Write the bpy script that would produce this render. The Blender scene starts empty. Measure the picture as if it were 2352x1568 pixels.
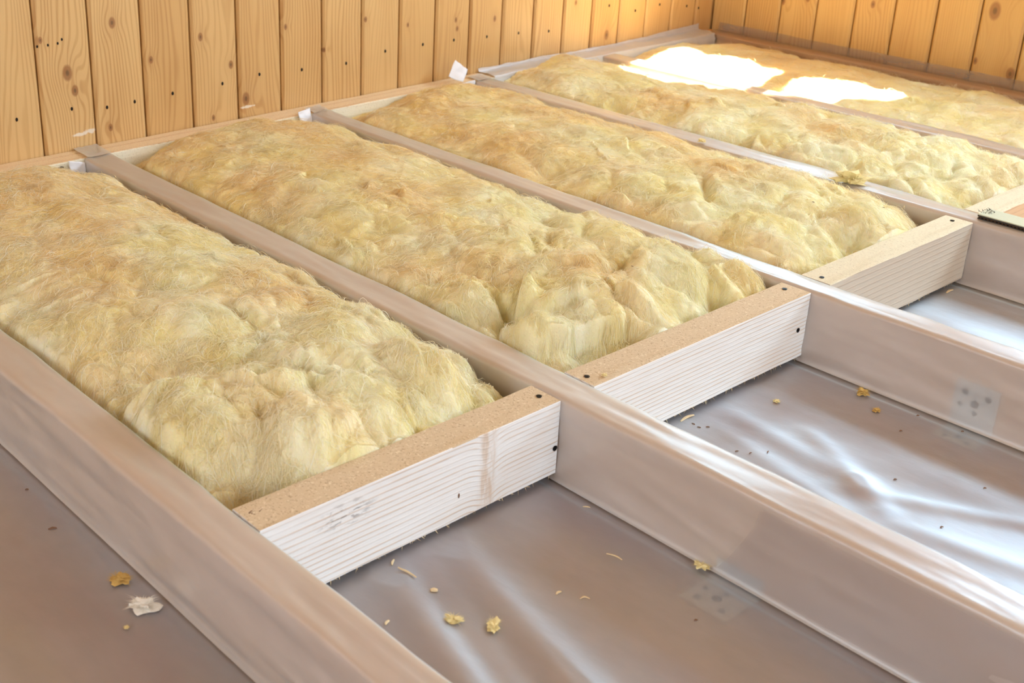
import bpy, bmesh, math
import numpy as np
from mathutils import Vector, Matrix, Euler

# ------------------------------------------------------------------ camera, world, light, exposure
SC = bpy.context.scene
COL = SC.collection
T = 0.13                                   # top of the joists above the floor film

cam_d = bpy.data.cameras.new('camera')
cam = bpy.data.objects.new('camera', cam_d); COL.objects.link(cam)
cam.location = (2.4319, -1.1541, 0.8038 + T)
cam.rotation_euler = (1.1674, -0.017, 0.8697)
cam_d.sensor_width = 36.0
cam_d.lens = 2872.4 / 2352 * 36
cam_d.shift_x = 271.0 / 2352
cam_d.shift_y = -126.5 / 2352
cam_d.clip_start = 0.05
cam_d.dof.use_dof = True
cam_d.dof.focus_distance = 2.05
cam_d.dof.aperture_fstop = 8.0
SC.camera = cam

SC.view_settings.view_transform = 'Standard'
SC.view_settings.look = 'None'
SC.view_settings.gamma = 1.0
SC.view_settings.exposure = -0.25
SC.view_settings.use_curve_mapping = False

W = bpy.data.worlds.new('sky'); SC.world = W; W.use_nodes = True
W.node_tree.nodes['Background'].inputs[0].default_value = (0.64, 0.87, 1.0, 1)
W.node_tree.nodes['Background'].inputs[1].default_value = 1.5

def aim(o, d):
    o.rotation_euler = Vector(d).to_track_quat('-Z', 'Y').to_euler()

sun_d = bpy.data.lights.new('sun', 'SUN'); sun = bpy.data.objects.new('sun', sun_d); COL.objects.link(sun)
sun_d.energy = 52.0; sun_d.angle = 0.012; sun_d.color = (1.0, 0.94, 0.84)
sun.location = (0.5, 4, 4); aim(sun, (0.213, -0.977, -2.2))

def area(name, loc, d, sx, sy, power, color):
    l = bpy.data.lights.new(name, 'AREA'); o = bpy.data.objects.new(name, l); COL.objects.link(o)
    l.shape = 'RECTANGLE'; l.size = sx; l.size_y = sy; l.energy = power; l.color = color
    o.location = loc; aim(o, d); return o
# daylight of the room's windows
area('daylight_back_left', (0.445, 2.42, 1.42), (0, -1, -0.15), 0.85, 1.1, 26, (0.66, 0.88, 1.0))
area('daylight_back_right', (2.08, 2.42, 1.42), (0, -1, -0.15), 1.8, 1.1, 106, (0.62, 0.83, 1.0))
area('daylight_right', (4.32, -0.4, 1.35), (-1, 0, -0.15), 1.7, 1.3, 46, (0.84, 0.92, 1.0))
area('daylight_front', (1.2, -3.32, 1.45), (0, 1, -0.1), 1.7, 1.3, 36, (0.80, 0.88, 1.0))

# ------------------------------------------------------------------ small helpers
rng = np.random.default_rng(7)

def tagp(o, label=None, cat=None, group=None, kind=None):
    if label: o['label'] = label
    if cat: o['category'] = cat
    if group: o['group'] = group
    if kind: o['kind'] = kind
    return o

def empty(name, loc=(0, 0, 0)):
    o = bpy.data.objects.new(name, None); COL.objects.link(o); o.location = loc
    o.empty_display_size = 0.05; return o

def link(name, me, mats, parent=None, smooth=False):
    o = bpy.data.objects.new(name, me); COL.objects.link(o)
    for m in (mats if isinstance(mats, (list, tuple)) else [mats]): me.materials.append(m)
    if smooth: me.shade_smooth()
    if parent is not None:
        o.parent = parent
        o.matrix_parent_inverse = Matrix.Translation(-Vector(parent.location))
    return o

def npmesh(name, V, F, nside=4):
    """V (n,3), F (m,nside)"""
    V = np.ascontiguousarray(V, np.float32); F = np.ascontiguousarray(F, np.int32)
    me = bpy.data.meshes.new(name)
    me.vertices.add(len(V)); me.vertices.foreach_set('co', V.ravel())
    me.loops.add(F.size); me.loops.foreach_set('vertex_index', F.ravel())
    me.polygons.add(len(F)); me.polygons.foreach_set('loop_start', np.arange(0, F.size, nside, dtype=np.int32))
    me.update(calc_edges=True); me.validate()
    return me

def gridfaces(n, m, off=0):
    i, j = np.meshgrid(np.arange(n - 1), np.arange(m - 1), indexing='ij')
    a = (i * m + j).ravel() + off
    return np.stack([a, a + m, a + m + 1, a + 1], 1)

def bm_box(bm, x0, x1, y0, y1, z0, z1):
    vs = [bm.verts.new(p) for p in ((x0,y0,z0),(x1,y0,z0),(x1,y1,z0),(x0,y1,z0),(x0,y0,z1),(x1,y0,z1),(x1,y1,z1),(x0,y1,z1))]
    for q in ((0,3,2,1),(4,5,6,7),(0,1,5,4),(1,2,6,5),(2,3,7,6),(3,0,4,7)): bm.faces.new([vs[i] for i in q])

def bm_done(bm, name):
    bmesh.ops.recalc_face_normals(bm, faces=bm.faces)
    me = bpy.data.meshes.new(name); bm.to_mesh(me); bm.free(); return me

# ---- gradient noise
_g = rng.normal(size=(4096, 3)); _g /= np.linalg.norm(_g, axis=1)[:, None]
_p = rng.permutation(4096)
def noise3(x, y, z=0.0, seed=0):
    x, y, z = np.broadcast_arrays(np.asarray(x, float) + seed * 17.13, np.asarray(y, float) + seed * 5.71, np.asarray(z, float) + seed * 3.37)
    xi, yi, zi = np.floor(x).astype(int), np.floor(y).astype(int), np.floor(z).astype(int)
    xf, yf, zf = x - xi, y - yi, z - zi
    f = lambda t: t * t * t * (t * (t * 6 - 15) + 10)
    u, v, w = f(xf), f(yf), f(zf)
    out = 0
    for a in (0, 1):
        for b in (0, 1):
            for c in (0, 1):
                h = _p[(_p[(_p[(xi + a) & 4095] + yi + b) & 4095] + zi + c) & 4095]
                g = _g[h]
                dot = g[..., 0] * (xf - a) + g[..., 1] * (yf - b) + g[..., 2] * (zf - c)
                out = out + dot * (u if a else 1 - u) * (v if b else 1 - v) * (w if c else 1 - w)
    return out * 1.6
def fbm(x, y, z=0.0, seed=0, o=4, g=0.5):
    s = 0; a = 1.0; k = 1.0
    for i in range(o):
        s = s + a * noise3(np.asarray(x) * k, np.asarray(y) * k, np.asarray(z) * k, seed + i * 3); a *= g; k *= 2.03
    return s
def sstep(a, b, x):
    t = np.clip((np.asarray(x, float) - a) / (b - a), 0, 1); return t * t * (3 - 2 * t)

# ------------------------------------------------------------------ node helpers
class NT:
    def __init__(s, name):
        s.m = bpy.data.materials.new(name); s.m.use_nodes = True
        s.t = s.m.node_tree; s.t.nodes.clear()
        s.out = s.n('ShaderNodeOutputMaterial')
        s.tc = s.n('ShaderNodeTexCoord')
        s.xyz = s.n('ShaderNodeSeparateXYZ'); s.l(s.tc.outputs['Object'], s.xyz.inputs[0])
        s.P = s.tc.outputs['Object']; s.X, s.Y, s.Z = s.xyz.outputs
    def n(s, typ, **k):
        nd = s.t.nodes.new(typ)
        for a, b in k.items(): setattr(nd, a, b)
        return nd
    def l(s, a, b): s.t.links.new(a, b)
    def put(s, sock, v):
        if hasattr(v, 'is_output') or isinstance(v, bpy.types.NodeSocket): s.l(v, sock)
        elif isinstance(v, (tuple, list)) and len(v) == 3 and sock.type == 'RGBA': sock.default_value = (*v, 1)
        else: sock.default_value = v
    def M(s, op, a, b=0.0, c=0.0, clamp=False):
        nd = s.n('ShaderNodeMath', operation=op); nd.use_clamp = clamp
        s.put(nd.inputs[0], a); s.put(nd.inputs[1], b); s.put(nd.inputs[2], c); return nd.outputs[0]
    def V(s, x, y, z):
        nd = s.n('ShaderNodeCombineXYZ'); s.put(nd.inputs[0], x); s.put(nd.inputs[1], y); s.put(nd.inputs[2], z); return nd.outputs[0]
    def noise(s, vec, scale, detail=3, rough=0.55, dist=0.0, col=False):
        nd = s.n('ShaderNodeTexNoise'); s.put(nd.inputs['Vector'], vec)
        nd.inputs['Scale'].default_value = scale; nd.inputs['Detail'].default_value = detail
        nd.inputs['Roughness'].default_value = rough; nd.inputs['Distortion'].default_value = dist
        return nd.outputs['Color' if col else 'Fac']
    def scl(s, vec, sx, sy, sz):
        nd = s.n('ShaderNodeVectorMath', operation='MULTIPLY'); s.put(nd.inputs[0], vec); nd.inputs[1].default_value = (sx, sy, sz); return nd.outputs[0]
    def add(s, a, b):
        nd = s.n('ShaderNodeVectorMath', operation='ADD'); s.put(nd.inputs[0], a); s.put(nd.inputs[1], b); return nd.outputs[0]
    def rng(s, v, a, b, c=0.0, d=1.0, smooth=True):
        nd = s.n('ShaderNodeMapRange'); nd.interpolation_type = 'SMOOTHSTEP' if smooth else 'LINEAR'
        s.put(nd.inputs[0], v)
        for i, q in zip((1, 2, 3, 4), (a, b, c, d)): s.put(nd.inputs[i], q)
        return nd.outputs[0]
    def mix(s, f, a, b, typ='MIX'):
        nd = s.n('ShaderNodeMix', data_type='RGBA', blend_type=typ)
        s.put(nd.inputs[0], f); s.put(nd.inputs[6], a); s.put(nd.inputs[7], b); return nd.outputs[2]
    def bump(s, h, strength=0.3, dist=0.001, normal=None):
        nd = s.n('ShaderNodeBump'); nd.inputs['Strength'].default_value = strength; nd.inputs['Distance'].default_value = dist
        s.put(nd.inputs['Height'], h)
        if normal is not None: s.put(nd.inputs['Normal'], normal)
        return nd.outputs[0]
    def pbr(s, col, rough=0.6, normal=None, spec=0.4, metal=0.0, sss=0.0, **k):
        nd = s.n('ShaderNodeBsdfPrincipled')
        s.put(nd.inputs['Base Color'], col); s.put(nd.inputs['Roughness'], rough)
        nd.inputs['Specular IOR Level'].default_value = spec; nd.inputs['Metallic'].default_value = metal
        if normal is not None: s.put(nd.inputs['Normal'], normal)
        for a, b in k.items(): s.put(nd.inputs[a.replace('_', ' ')], b)
        return nd.outputs[0]
    def done(s, sh): s.l(sh, s.out.inputs[0]); return s.m

# ------------------------------------------------------------------ materials
def plank_mat(name, axis, p0, p, knots, light, dark, nseed, puttys=(), line_f=620.0):
    """varnished pine cladding. axis 1: planks counted along y, 0: along x"""
    s = NT(name)
    u = s.Y if axis == 1 else s.X
    idx = s.M('FLOOR', s.M('DIVIDE', s.M('SUBTRACT', u, p0), p))
    wn = s.n('ShaderNodeTexWhiteNoise', noise_dimensions='1D'); s.l(s.M('ADD', idx, 0.37 + nseed), wn.inputs['W'])
    wv = wn.outputs['Value']; wc = s.n('ShaderNodeSeparateColor'); s.l(wn.outputs['Color'], wc.inputs[0])
    off = s.M('MULTIPLY', wv, 37.0)
    # long cathedral grain: stretched noise contours
    pv = s.V(s.M('MULTIPLY', u, 9.0), off, s.M('MULTIPLY', s.Z, 1.1))
    big = s.noise(pv, 1.0, 2, 0.45)
    g = s.M('ADD', s.M('MULTIPLY', u, line_f), s.M('MULTIPLY', big, 85.0))
    kmask = None; ring = None
    core = 0.0; cor = None
    for (ku, kz, r) in knots:
        du = s.M('SUBTRACT', u, ku); dz = s.M('MULTIPLY', s.M('SUBTRACT', s.Z, kz), 0.62)
        d2 = s.M('ADD', s.M('MULTIPLY', du, du), s.M('MULTIPLY', dz, dz))
        d = s.M('SQRT', d2)
        fall = s.M('POWER', 2.718, s.M('MULTIPLY', d2, -1.0 / (r * 2.1) ** 2))
        g = s.M('ADD', g, s.M('MULTIPLY', fall, s.M('MULTIPLY', s.M('ABSOLUTE', du), 900.0)))
        c = s.rng(d, r * 0.55, r * 1.0, 1.0, 0.0)
        c2 = s.rng(d, r * 0.15, r * 0.42, 1.0, 0.0)
        halo = s.M('MULTIPLY', fall, 0.14)
        tot = s.M('MAXIMUM', s.M('MULTIPLY', c, 0.82), halo)
        cor = tot if cor is None else s.M('MAXIMUM', cor, tot)
        kmask = c2 if kmask is None else s.M('MAXIMUM', kmask, c2)
    line = s.M('SINE', g)
    line = s.rng(line, -0.2, 1.0)
    fine = s.noise(s.V(s.M('MULTIPLY', u, 420.0), off, s.M('MULTIPLY', s.Z, 7.0)), 1.0, 3, 0.6)
    lowf = s.noise(s.V(s.M('MULTIPLY', u, 14.0), off, s.M('MULTIPLY', s.Z, 3.2)), 1.0, 3, 0.55)
    f = s.M('ADD', s.M('MULTIPLY', line, s.rng(wc.outputs[1], 0, 1, 0.18, 0.52)), s.M('MULTIPLY', s.M('SUBTRACT', fine, 0.5), 0.5))
    f = s.M('ADD', f, s.M('MULTIPLY', s.M('SUBTRACT', lowf, 0.45), 0.9), clamp=True)
    col = s.mix(f, light, dark)
    tint = s.mix(wc.outputs[0], (0.96, 0.90, 0.82), (1.06, 1.07, 1.08))
    col = s.mix(1.0, col, tint, 'MULTIPLY')
    if cor is not None:
        kcol = s.mix(kmask, (0.30, 0.125, 0.045), (0.10, 0.04, 0.02))
        col = s.mix(s.M('MULTIPLY', cor, 1.0, clamp=True), col, kcol)
    for (ku, kz, ru, rz) in puttys:
        du = s.M('DIVIDE', s.M('SUBTRACT', u, ku), ru); dz = s.M('DIVIDE', s.M('SUBTRACT', s.Z, kz), rz)
        d = s.M('ADD', s.M('SQRT', s.M('ADD', s.M('MULTIPLY', du, du), s.M('MULTIPLY', dz, dz))), s.M('MULTIPLY', s.M('SUBTRACT', s.noise(s.P, 90, 2), 0.5), 1.6))
        col = s.mix(s.rng(d, 0.6, 1.0, 0.8, 0.0), col, (0.86, 0.78, 0.66))
    b = s.bump(s.M('ADD', fine, s.M('MULTIPLY', line, 0.5)), 0.25, 0.0006)
    return s.done(s.pbr(col, s.rng(fine, 0, 1, 0.34, 0.5), b, 0.45))

H = T
KN_L = [(-.045, .245, .006), (.575, .20, .006), (.69, .13, .005), (.82, .19, .006), (.96, .16, .005), (1.42, .19, .007), (1.60, .15, .006), (.21, .17, .007), (0.009, .169, .014), (0.023, .129, .010), (0.339, .205, .008), (0.418, .131, .008), (0.457, .044, .013), (1.128, .154, .006),
        (1.134, .130, .006), (1.273, .141, .007), (1.746, .039, .012), (.121, .262, .010), (.365, .013, .006), (.100, .035, .007)]
KN_B = [(0.252, .125, .011), (0.336, .145, .010), (0.548, .158, .009), (0.900, .194, .020), (0.874, .054, .008), (0.974, .037, .014), (1.35, .2, .014)]
PO, PW = -0.0573, 0.1238
M_WALL_L = plank_mat('varnished_pine_left', 1, PO, PW, [(a, b + H, r) for a, b, r in KN_L], (0.68, 0.44, 0.195), (0.46, 0.23, 0.075), 1.0,
                     puttys=[(0.030, 0.032 + H, .020, .005), (0.462, 0.024 + H, .024, .004), (0.055, .035 + H, .016, .006)])
M_WALL_B = plank_mat('varnished_pine_back', 0, 0.121 - 1.237, 0.1237, [(a, b + H, r) for a, b, r in KN_B], (0.68, 0.45, 0.18), (0.48, 0.25, 0.08), 9.0)

def simple_wood(name, light, dark, ax, fq=60.0, rough=0.7, speck=0.0, knot=None, wavy=1.0, contrast=1.0, bumps=0.5, blotch=None):
    """rough sawn timber; grain runs along axis ax"""
    s = NT(name)
    st = [1.0, 1.0, 1.0]; st[ax] = 0.10
    pv = s.scl(s.P, *st)
    n1 = s.noise(pv, 14.0, 2, 0.5)
    other = s.Z
    kf = 0.0
    g = s.M('ADD', s.M('MULTIPLY', other, fq * 6.28), s.M('MULTIPLY', n1, 9.0 * wavy))
    across = (s.X if ax == 1 else s.Y)
    g = s.M('ADD', g, s.M('MULTIPLY', across, fq * 3.0))
    if knot:
        d = s.M('SUBTRACT', s.Y if ax == 1 else s.X, knot[0])
        e = s.M('POWER', 2.718, s.M('MULTIPLY', s.M('MULTIPLY', d, d), -1.0 / knot[1] ** 2))
        kf = e
        g = s.M('ADD', g, s.M('MULTIPLY', e, 7.0))
    ln = s.rng(s.M('SINE', g), 0.40, 1.0)
    st2 = [260.0, 260.0, 260.0]; st2[ax] = 22.0
    fine = s.noise(s.scl(s.P, *st2), 1.0, 3, 0.65)
    brk = s.noise(s.scl(s.P, *[q * 0.25 for q in st2]), 1.0, 2, 0.5)
    f = s.M('MULTIPLY', s.M('MULTIPLY', ln, s.rng(brk, 0.35, 0.6, 0.25, 1.0)), 0.62 * contrast)
    f = s.M('ADD', f, s.M('MULTIPLY', s.M('SUBTRACT', fine, 0.5), 0.55 * contrast), clamp=True)
    if knot:
        kn = s.noise(s.scl(s.P, 60, 90, 25), 1.0, 3, 0.6)
        f = s.M('MAXIMUM', f, s.M('MULTIPLY', s.rng(kf, 0.45, 0.95), s.rng(kn, 0.3, 0.62, 0.15, 0.75)))
    col = s.mix(f, light, dark)
    if speck:
        sp = s.noise(s.P, 330.0, 2, 0.6)
        col = s.mix(s.rng(sp, 0.56, 0.68, 0.0, speck), col, (0.30, 0.17, 0.08))
        sp2 = s.noise(s.P, 260.0, 2, 0.6)
        col = s.mix(s.rng(sp2, 0.56, 0.72, 0.0, 0.5), col, (0.92, 0.80, 0.60))
    if blotch:
        d = s.M('SQRT', s.M('ADD', s.M('POWER', s.M('DIVIDE', s.M('SUBTRACT', s.Y, blotch[0]), blotch[2]), 2.0), s.M('POWER', s.M('DIVIDE', s.M('SUBTRACT', s.Z, blotch[1]), blotch[3]), 2.0)))
        mk = s.M('MULTIPLY', s.rng(d, 0.3, 1.1, 1.0, 0.0), s.rng(s.noise(s.scl(s.P, 80, 45, 220), 1.0, 3, 0.7), 0.50, 0.62))
        col = s.mix(s.M('MULTIPLY', mk, 0.65), col, (0.16, 0.14, 0.14))
    h = s.M('ADD', s.M('MULTIPLY', ln, 0.6), fine)
    return s.done(s.pbr(col, rough, s.bump(h, bumps, 0.0012), 0.3))

M_NOG_FACE = simple_wood('sawn_timber_white_face', (0.92, 0.91, 0.91), (0.68, 0.50, 0.36), 1, 125, wavy=1.2, knot=(-0.138, 0.022), blotch=(-0.372, T - 0.030, 0.05, 0.022))
M_NOG_FACE2 = simple_wood('sawn_timber_pale_face', (0.91, 0.89, 0.87), (0.70, 0.52, 0.37), 1, 135, wavy=0.7)
M_NOG_FACE3 = simple_wood('sawn_timber_beige_face', (0.66, 0.56, 0.45), (0.52, 0.38, 0.27), 1, 90, wavy=0.8, contrast=0.6)
M_NOG_FACE4 = simple_wood('sawn_timber_orange_face', (0.74, 0.49, 0.28), (0.52, 0.28, 0.14), 1, 80, contrast=0.6)
M_NOG_TOP = simple_wood('sawn_timber_top', (0.66, 0.51, 0.34), (0.54, 0.37, 0.20), 1, 40, speck=0.5, contrast=0.5, rough=0.8)
M_NOG_TOP2 = simple_wood('sawn_timber_pale_top', (0.74, 0.65, 0.47), (0.60, 0.49, 0.31), 1, 40, speck=0.35, contrast=0.5, rough=0.8)  # paler top for the third and fourth noggins
M_LEDGE = simple_wood('ledger_timber', (0.83, 0.62, 0.38), (0.64, 0.38, 0.19), 1, 60, speck=0.35, contrast=0.7, rough=0.8)
M_LEDGE_FACE = simple_wood('ledger_timber_face', (0.90, 0.82, 0.64), (0.74, 0.58, 0.36), 1, 40, speck=0.25, contrast=0.4, rough=0.85)
M_BEAM = simple_wood('joist_timber', (0.90, 0.62, 0.38), (0.78, 0.46, 0.26), 0, 45, contrast=0.8)
M_BEAM_B = simple_wood('joist_timber_back', (0.80, 0.48, 0.20), (0.60, 0.30, 0.10), 0, 45, contrast=0.8)

def floor_mat():
    s = NT('subfloor_boards')
    n = s.noise(s.scl(s.P, 1.6, 7, 1), 1.0, 4, 0.6)
    n2 = s.noise(s.scl(s.P, 6, 60, 1), 1.0, 3, 0.6)
    col = s.mix(s.rng(n, 0.40, 0.60), (0.54, 0.20, 0.07), (0.68, 0.48, 0.27))
    col = s.mix(s.M('MULTIPLY', s.rng(n2, 0.3, 0.7), 0.35), col, (0.30, 0.15, 0.08))
    return s.done(s.pbr(col, 0.7))
M_FLOOR = floor_mat()

def film_mat(name, milk, rough, haze=0.55, coat=0.5, tint=(0.80, 0.78, 0.79), wrink=0.35):
    """hazy polyethylene film: part clear, part milky, with a soft sheen"""
    s = NT(name)
    n = s.noise(s.scl(s.P, 3.0, 7.0, 7.0), 1.0, 4, 0.6)
    n2 = s.noise(s.scl(s.P, 30, 60, 60), 1.0, 3, 0.6)
    fib = s.noise(s.scl(s.P, 500, 500, 500), 1.0, 2, 0.6)
    b = s.bump(s.M('ADD', s.M('MULTIPLY', n2, 1.0), s.M('MULTIPLY', fib, 0.08)), wrink, 0.0012)
    dif = s.n('ShaderNodeBsdfDiffuse'); s.put(dif.inputs[0], tint); s.l(b, dif.inputs['Normal'])
    trl = s.n('ShaderNodeBsdfTranslucent'); s.put(trl.inputs[0], tint)
    m1 = s.n('ShaderNodeMixShader'); m1.inputs[0].default_value = 0.4; s.l(dif.outputs[0], m1.inputs[1]); s.l(trl.outputs[0], m1.inputs[2])
    tr = s.n('ShaderNodeBsdfTransparent'); tr.inputs[0].default_value = (0.97, 0.95, 0.94, 1)
    m2 = s.n('ShaderNodeMixShader')
    s.put(m2.inputs[0], s.rng(n, 0.3, 0.7, milk - 0.07, milk + 0.07)); s.l(tr.outputs[0], m2.inputs[1]); s.l(m1.outputs[0], m2.inputs[2])
    gl = s.n('ShaderNodeBsdfGlossy'); gl.inputs['Roughness'].default_value = rough; s.l(b, gl.inputs['Normal'])
    gl.inputs[0].default_value = (0.82, 0.92, 1, 1)
    fr = s.n('ShaderNodeFresnel'); fr.inputs[0].default_value = 1.5; s.l(b, fr.inputs['Normal'])
    m3 = s.n('ShaderNodeMixShader')
    s.put(m3.inputs[0], s.M('MULTIPLY', fr.outputs[0], coat, clamp=True)); s.l(m2.outputs[0], m3.inputs[1]); s.l(gl.outputs[0], m3.inputs[2])
    return s.done(m3.outputs[0])
M_FILM_FLOOR = film_mat('floor_film', 0.42, 0.50, coat=3.3, tint=(0.80, 0.78, 0.84))
M_FILM_JOIST = film_mat('joist_film', 0.62, 0.33, coat=2.2, tint=(0.97, 0.92, 0.90))
M_FILM_WALL = film_mat('wall_film', 0.26, 0.25, coat=1.0, tint=(0.86, 0.76, 0.70))

def wool_mat(name, vc=True):
    s = NT(name)
    at = s.n('ShaderNodeAttribute'); at.attribute_name = 'tone'
    n = s.noise(s.P, 60, 4, 0.6)
    col = s.mix(s.M('MULTIPLY', s.M('SUBTRACT', n, 0.5), 0.4), at.outputs['Color'], (0.93, 0.80, 0.45))
    dif = s.n('ShaderNodeBsdfDiffuse'); s.put(dif.inputs[0], col)
    trl = s.n('ShaderNodeBsdfTranslucent'); s.put(trl.inputs[0], col)
    m = s.n('ShaderNodeMixShader'); m.inputs[0].default_value = 0.33; s.l(dif.outputs[0], m.inputs[1]); s.l(trl.outputs[0], m.inputs[2])
    return s.done(m.outputs[0])
M_WOOL = wool_mat('glass_wool')
def wool_base_mat():
    s = NT('glass_wool_body')
    at = s.n('ShaderNodeAttribute'); at.attribute_name = 'tone'
    n = s.noise(s.scl(s.P, 90, 200, 90), 1.0, 4, 0.65)
    n2 = s.noise(s.P, 320, 3, 0.6)
    b = s.bump(s.M('ADD', n, s.M('MULTIPLY', n2, 0.6)), 0.9, 0.003)
    return s.done(s.pbr(at.outputs['Color'], 0.95, b, 0.1, Subsurface_Weight=0.55, Subsurface_Scale=0.009, Subsurface_Radius=(1.0, 0.8, 0.45)))
M_WOOL_BODY = wool_base_mat()

def flat_mat(name, col, rough=0.6, metal=0.0, var=0.0, spec=0.4):
    s = NT(name)
    n = s.noise(s.P, 180, 3, 0.6)
    c = s.mix(s.M('MULTIPLY', n, var), col, tuple(q * 0.45 for q in col))
    return s.done(s.pbr(c, rough, None, spec, metal))
M_SCREW = flat_mat('black_screw', (0.012, 0.012, 0.014), 0.35, 0.6)
M_NAIL = flat_mat('dark_nail', (0.02, 0.018, 0.018), 0.4, 0.5)
M_PAPER = flat_mat('white_film_scrap', (0.86, 0.84, 0.88), 0.5, 0, 0.1)
M_ZINC = flat_mat('galvanised_steel', (0.88, 0.85, 0.80), 0.6, 0.0, 0.3)
M_HOLE = flat_mat('bracket_hole', (0.07, 0.07, 0.08), 0.6)
M_CHIP = flat_mat('wood_splinter', (0.86, 0.68, 0.42), 0.8, 0, 0.4)
M_CHIPD = flat_mat('dark_wood_crumb', (0.22, 0.12, 0.07), 0.8, 0, 0.3)
M_TUFT = flat_mat('yellow_wool_tuft', (0.90, 0.76, 0.40), 0.95, 0, 0.2, 0.1)
M_TUFTW = flat_mat('white_wool_tuft', (0.92, 0.88, 0.80), 0.95, 0, 0.1, 0.1)
M_TUFTO = flat_mat('amber_wool_tuft', (0.72, 0.48, 0.16), 0.95, 0, 0.3, 0.1)
M_CARD = flat_mat('grey_green_card', (0.60, 0.60, 0.44), 0.75, 0, 0.15)
M_CARDD = flat_mat('dark_card_edge', (0.045, 0.035, 0.03), 0.7)
M_CARDF = flat_mat('brown_card_flute', (0.42, 0.24, 0.13), 0.8)
M_PLAIN = flat_mat('plain_pine', (0.70, 0.46, 0.24), 0.6, 0, 0.1)
M_FRAME = flat_mat('window_frame_paint', (0.8, 0.8, 0.78), 0.4)

# ------------------------------------------------------------------ the room
X1, Y0, YB, ZC = 4.2, -3.2, 2.262, 2.5

bm = bmesh.new(); bm_box(bm, -0.1, X1 + 0.1, Y0 - 0.1, YB + 0.1, -0.06, -0.002)
tagp(link('floor', bm_done(bm, 'floor'), M_FLOOR), kind='structure')
bm = bmesh.new(); bm_box(bm, -0.1, X1 + 0.1, Y0 - 0.1, YB + 0.1, ZC, ZC + 0.05)
tagp(link('ceiling', bm_done(bm, 'ceiling'), M_PLAIN), kind='structure')

def planks(name, mat, axis, start, pitch, lo, hi, holes, thick=0.016, inward=1, face=0.0):
    """vertical boards with bevelled tongue-and-groove joints; holes = [(u0,u1,z0,z1)]"""
    bm = bmesh.new()
    n0 = math.floor((lo - start) / pitch); n1 = math.ceil((hi - start) / pitch)
    rg = np.random.default_rng(5)
    for i in range(n0, n1):
        a, b = max(lo, start + i * pitch), min(hi, start + (i + 1) * pitch)
        g = 0.0016 + 0.0010 * rg.random(); bev = 0.0058; df = rg.uniform(-0.0004, 0.0004)
        spans = [(0.0, ZC)]
        cuts = sorted({a, b} | {h for q in holes for h in q[:2] if a < h < b})
        for c0, c1 in zip(cuts[:-1], cuts[1:]):
            zs = [(0.0, ZC)]
            for (u0, u1, z0, z1) in holes:
                if c0 >= u0 - 1e-6 and c1 <= u1 + 1e-6: zs = [(0.0, z0), (z1, ZC)]
            e0 = c0 + (g if c0 == a else 0); e1 = c1 - (g if c1 == b else 0)
            f0 = e0 + (bev if c0 == a else 0); f1 = e1 - (bev if c1 == b else 0)
            if f1 <= f0: continue
            prof = [(e0, -thick), (e0, -bev * 0.8), (f0, df), (f1, df), (e1, -bev * 0.8), (e1, -thick)]
            for (za, zb) in zs:
                ring = []
                for z in (za, zb):
                    vs = []
                    for (u, d) in prof:
                        if axis == 1: vs.append(bm.verts.new((face + d * inward, u, z)))
                        else: vs.append(bm.verts.new((u, face + d * inward, z)))
                    ring.append(vs)
                for k in range(6):
                    k2 = (k + 1) % 6
                    bm.faces.new((ring[0][k], ring[0][k2], ring[1][k2], ring[1][k]))
                bm.faces.new(ring[0]); bm.faces.new(ring[1])
    # wall behind the boards
    cutsu = [lo] + sorted({h for q in holes for h in q[:2]}) + [hi]
    for c0, c1 in zip(cutsu[:-1], cutsu[1:]):
        zs = [(0.0, ZC)]
        for (u0, u1, z0, z1) in holes:
            if c0 >= u0 - 1e-6 and c1 <= u1 + 1e-6: zs = [(0.0, z0), (z1, ZC)]
        for (za, zb) in zs:
            d0, d1 = face - inward * thick, face - inward * 0.1
            if axis == 1: bm_box(bm, min(d0, d1), max(d0, d1), c0, c1, za, zb)
            else: bm_box(bm, c0, c1, min(d0, d1), max(d0, d1), za, zb)
    return tagp(link(name, bm_done(bm, name), mat), kind='structure')

wall_left = planks('wall_left', M_WALL_L, 1, PO, PW, Y0, YB, [], inward=1, face=0.0)
W1 = (0.004, 0.84, 0.86, 1.93); W2 = (1.16, 3.00, 0.86, 1.93)
wall_back = planks('wall_back', M_WALL_B, 0, 0.121, 0.1237, -0.1, X1, [W1, W2], inward=-1, face=YB)

def wallbox(name, axis, face0, face1, lo, hi, hole):
    bm = bmesh.new(); u0, u1, z0, z1 = hole
    for (a, b, c, d) in ((lo, u0, 0, ZC), (u1, hi, 0, ZC), (u0, u1, 0, z0), (u0, u1, z1, ZC)):
        if axis == 0: bm_box(bm, a, b, face0, face1, c, d)
        else: bm_box(bm, face0, face1, a, b, c, d)
    return tagp(link(name, bm_done(bm, name), M_PLAIN), kind='structure')
wallbox('wall_right', 1, X1, X1 + 0.1, Y0, YB, (-1.25, 0.45, 0.75, 2.0))
wallbox('wall_front', 0, Y0 - 0.1, Y0, -0.1, X1 + 0.1, (0.35, 2.05, 0.8, 2.1))

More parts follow.
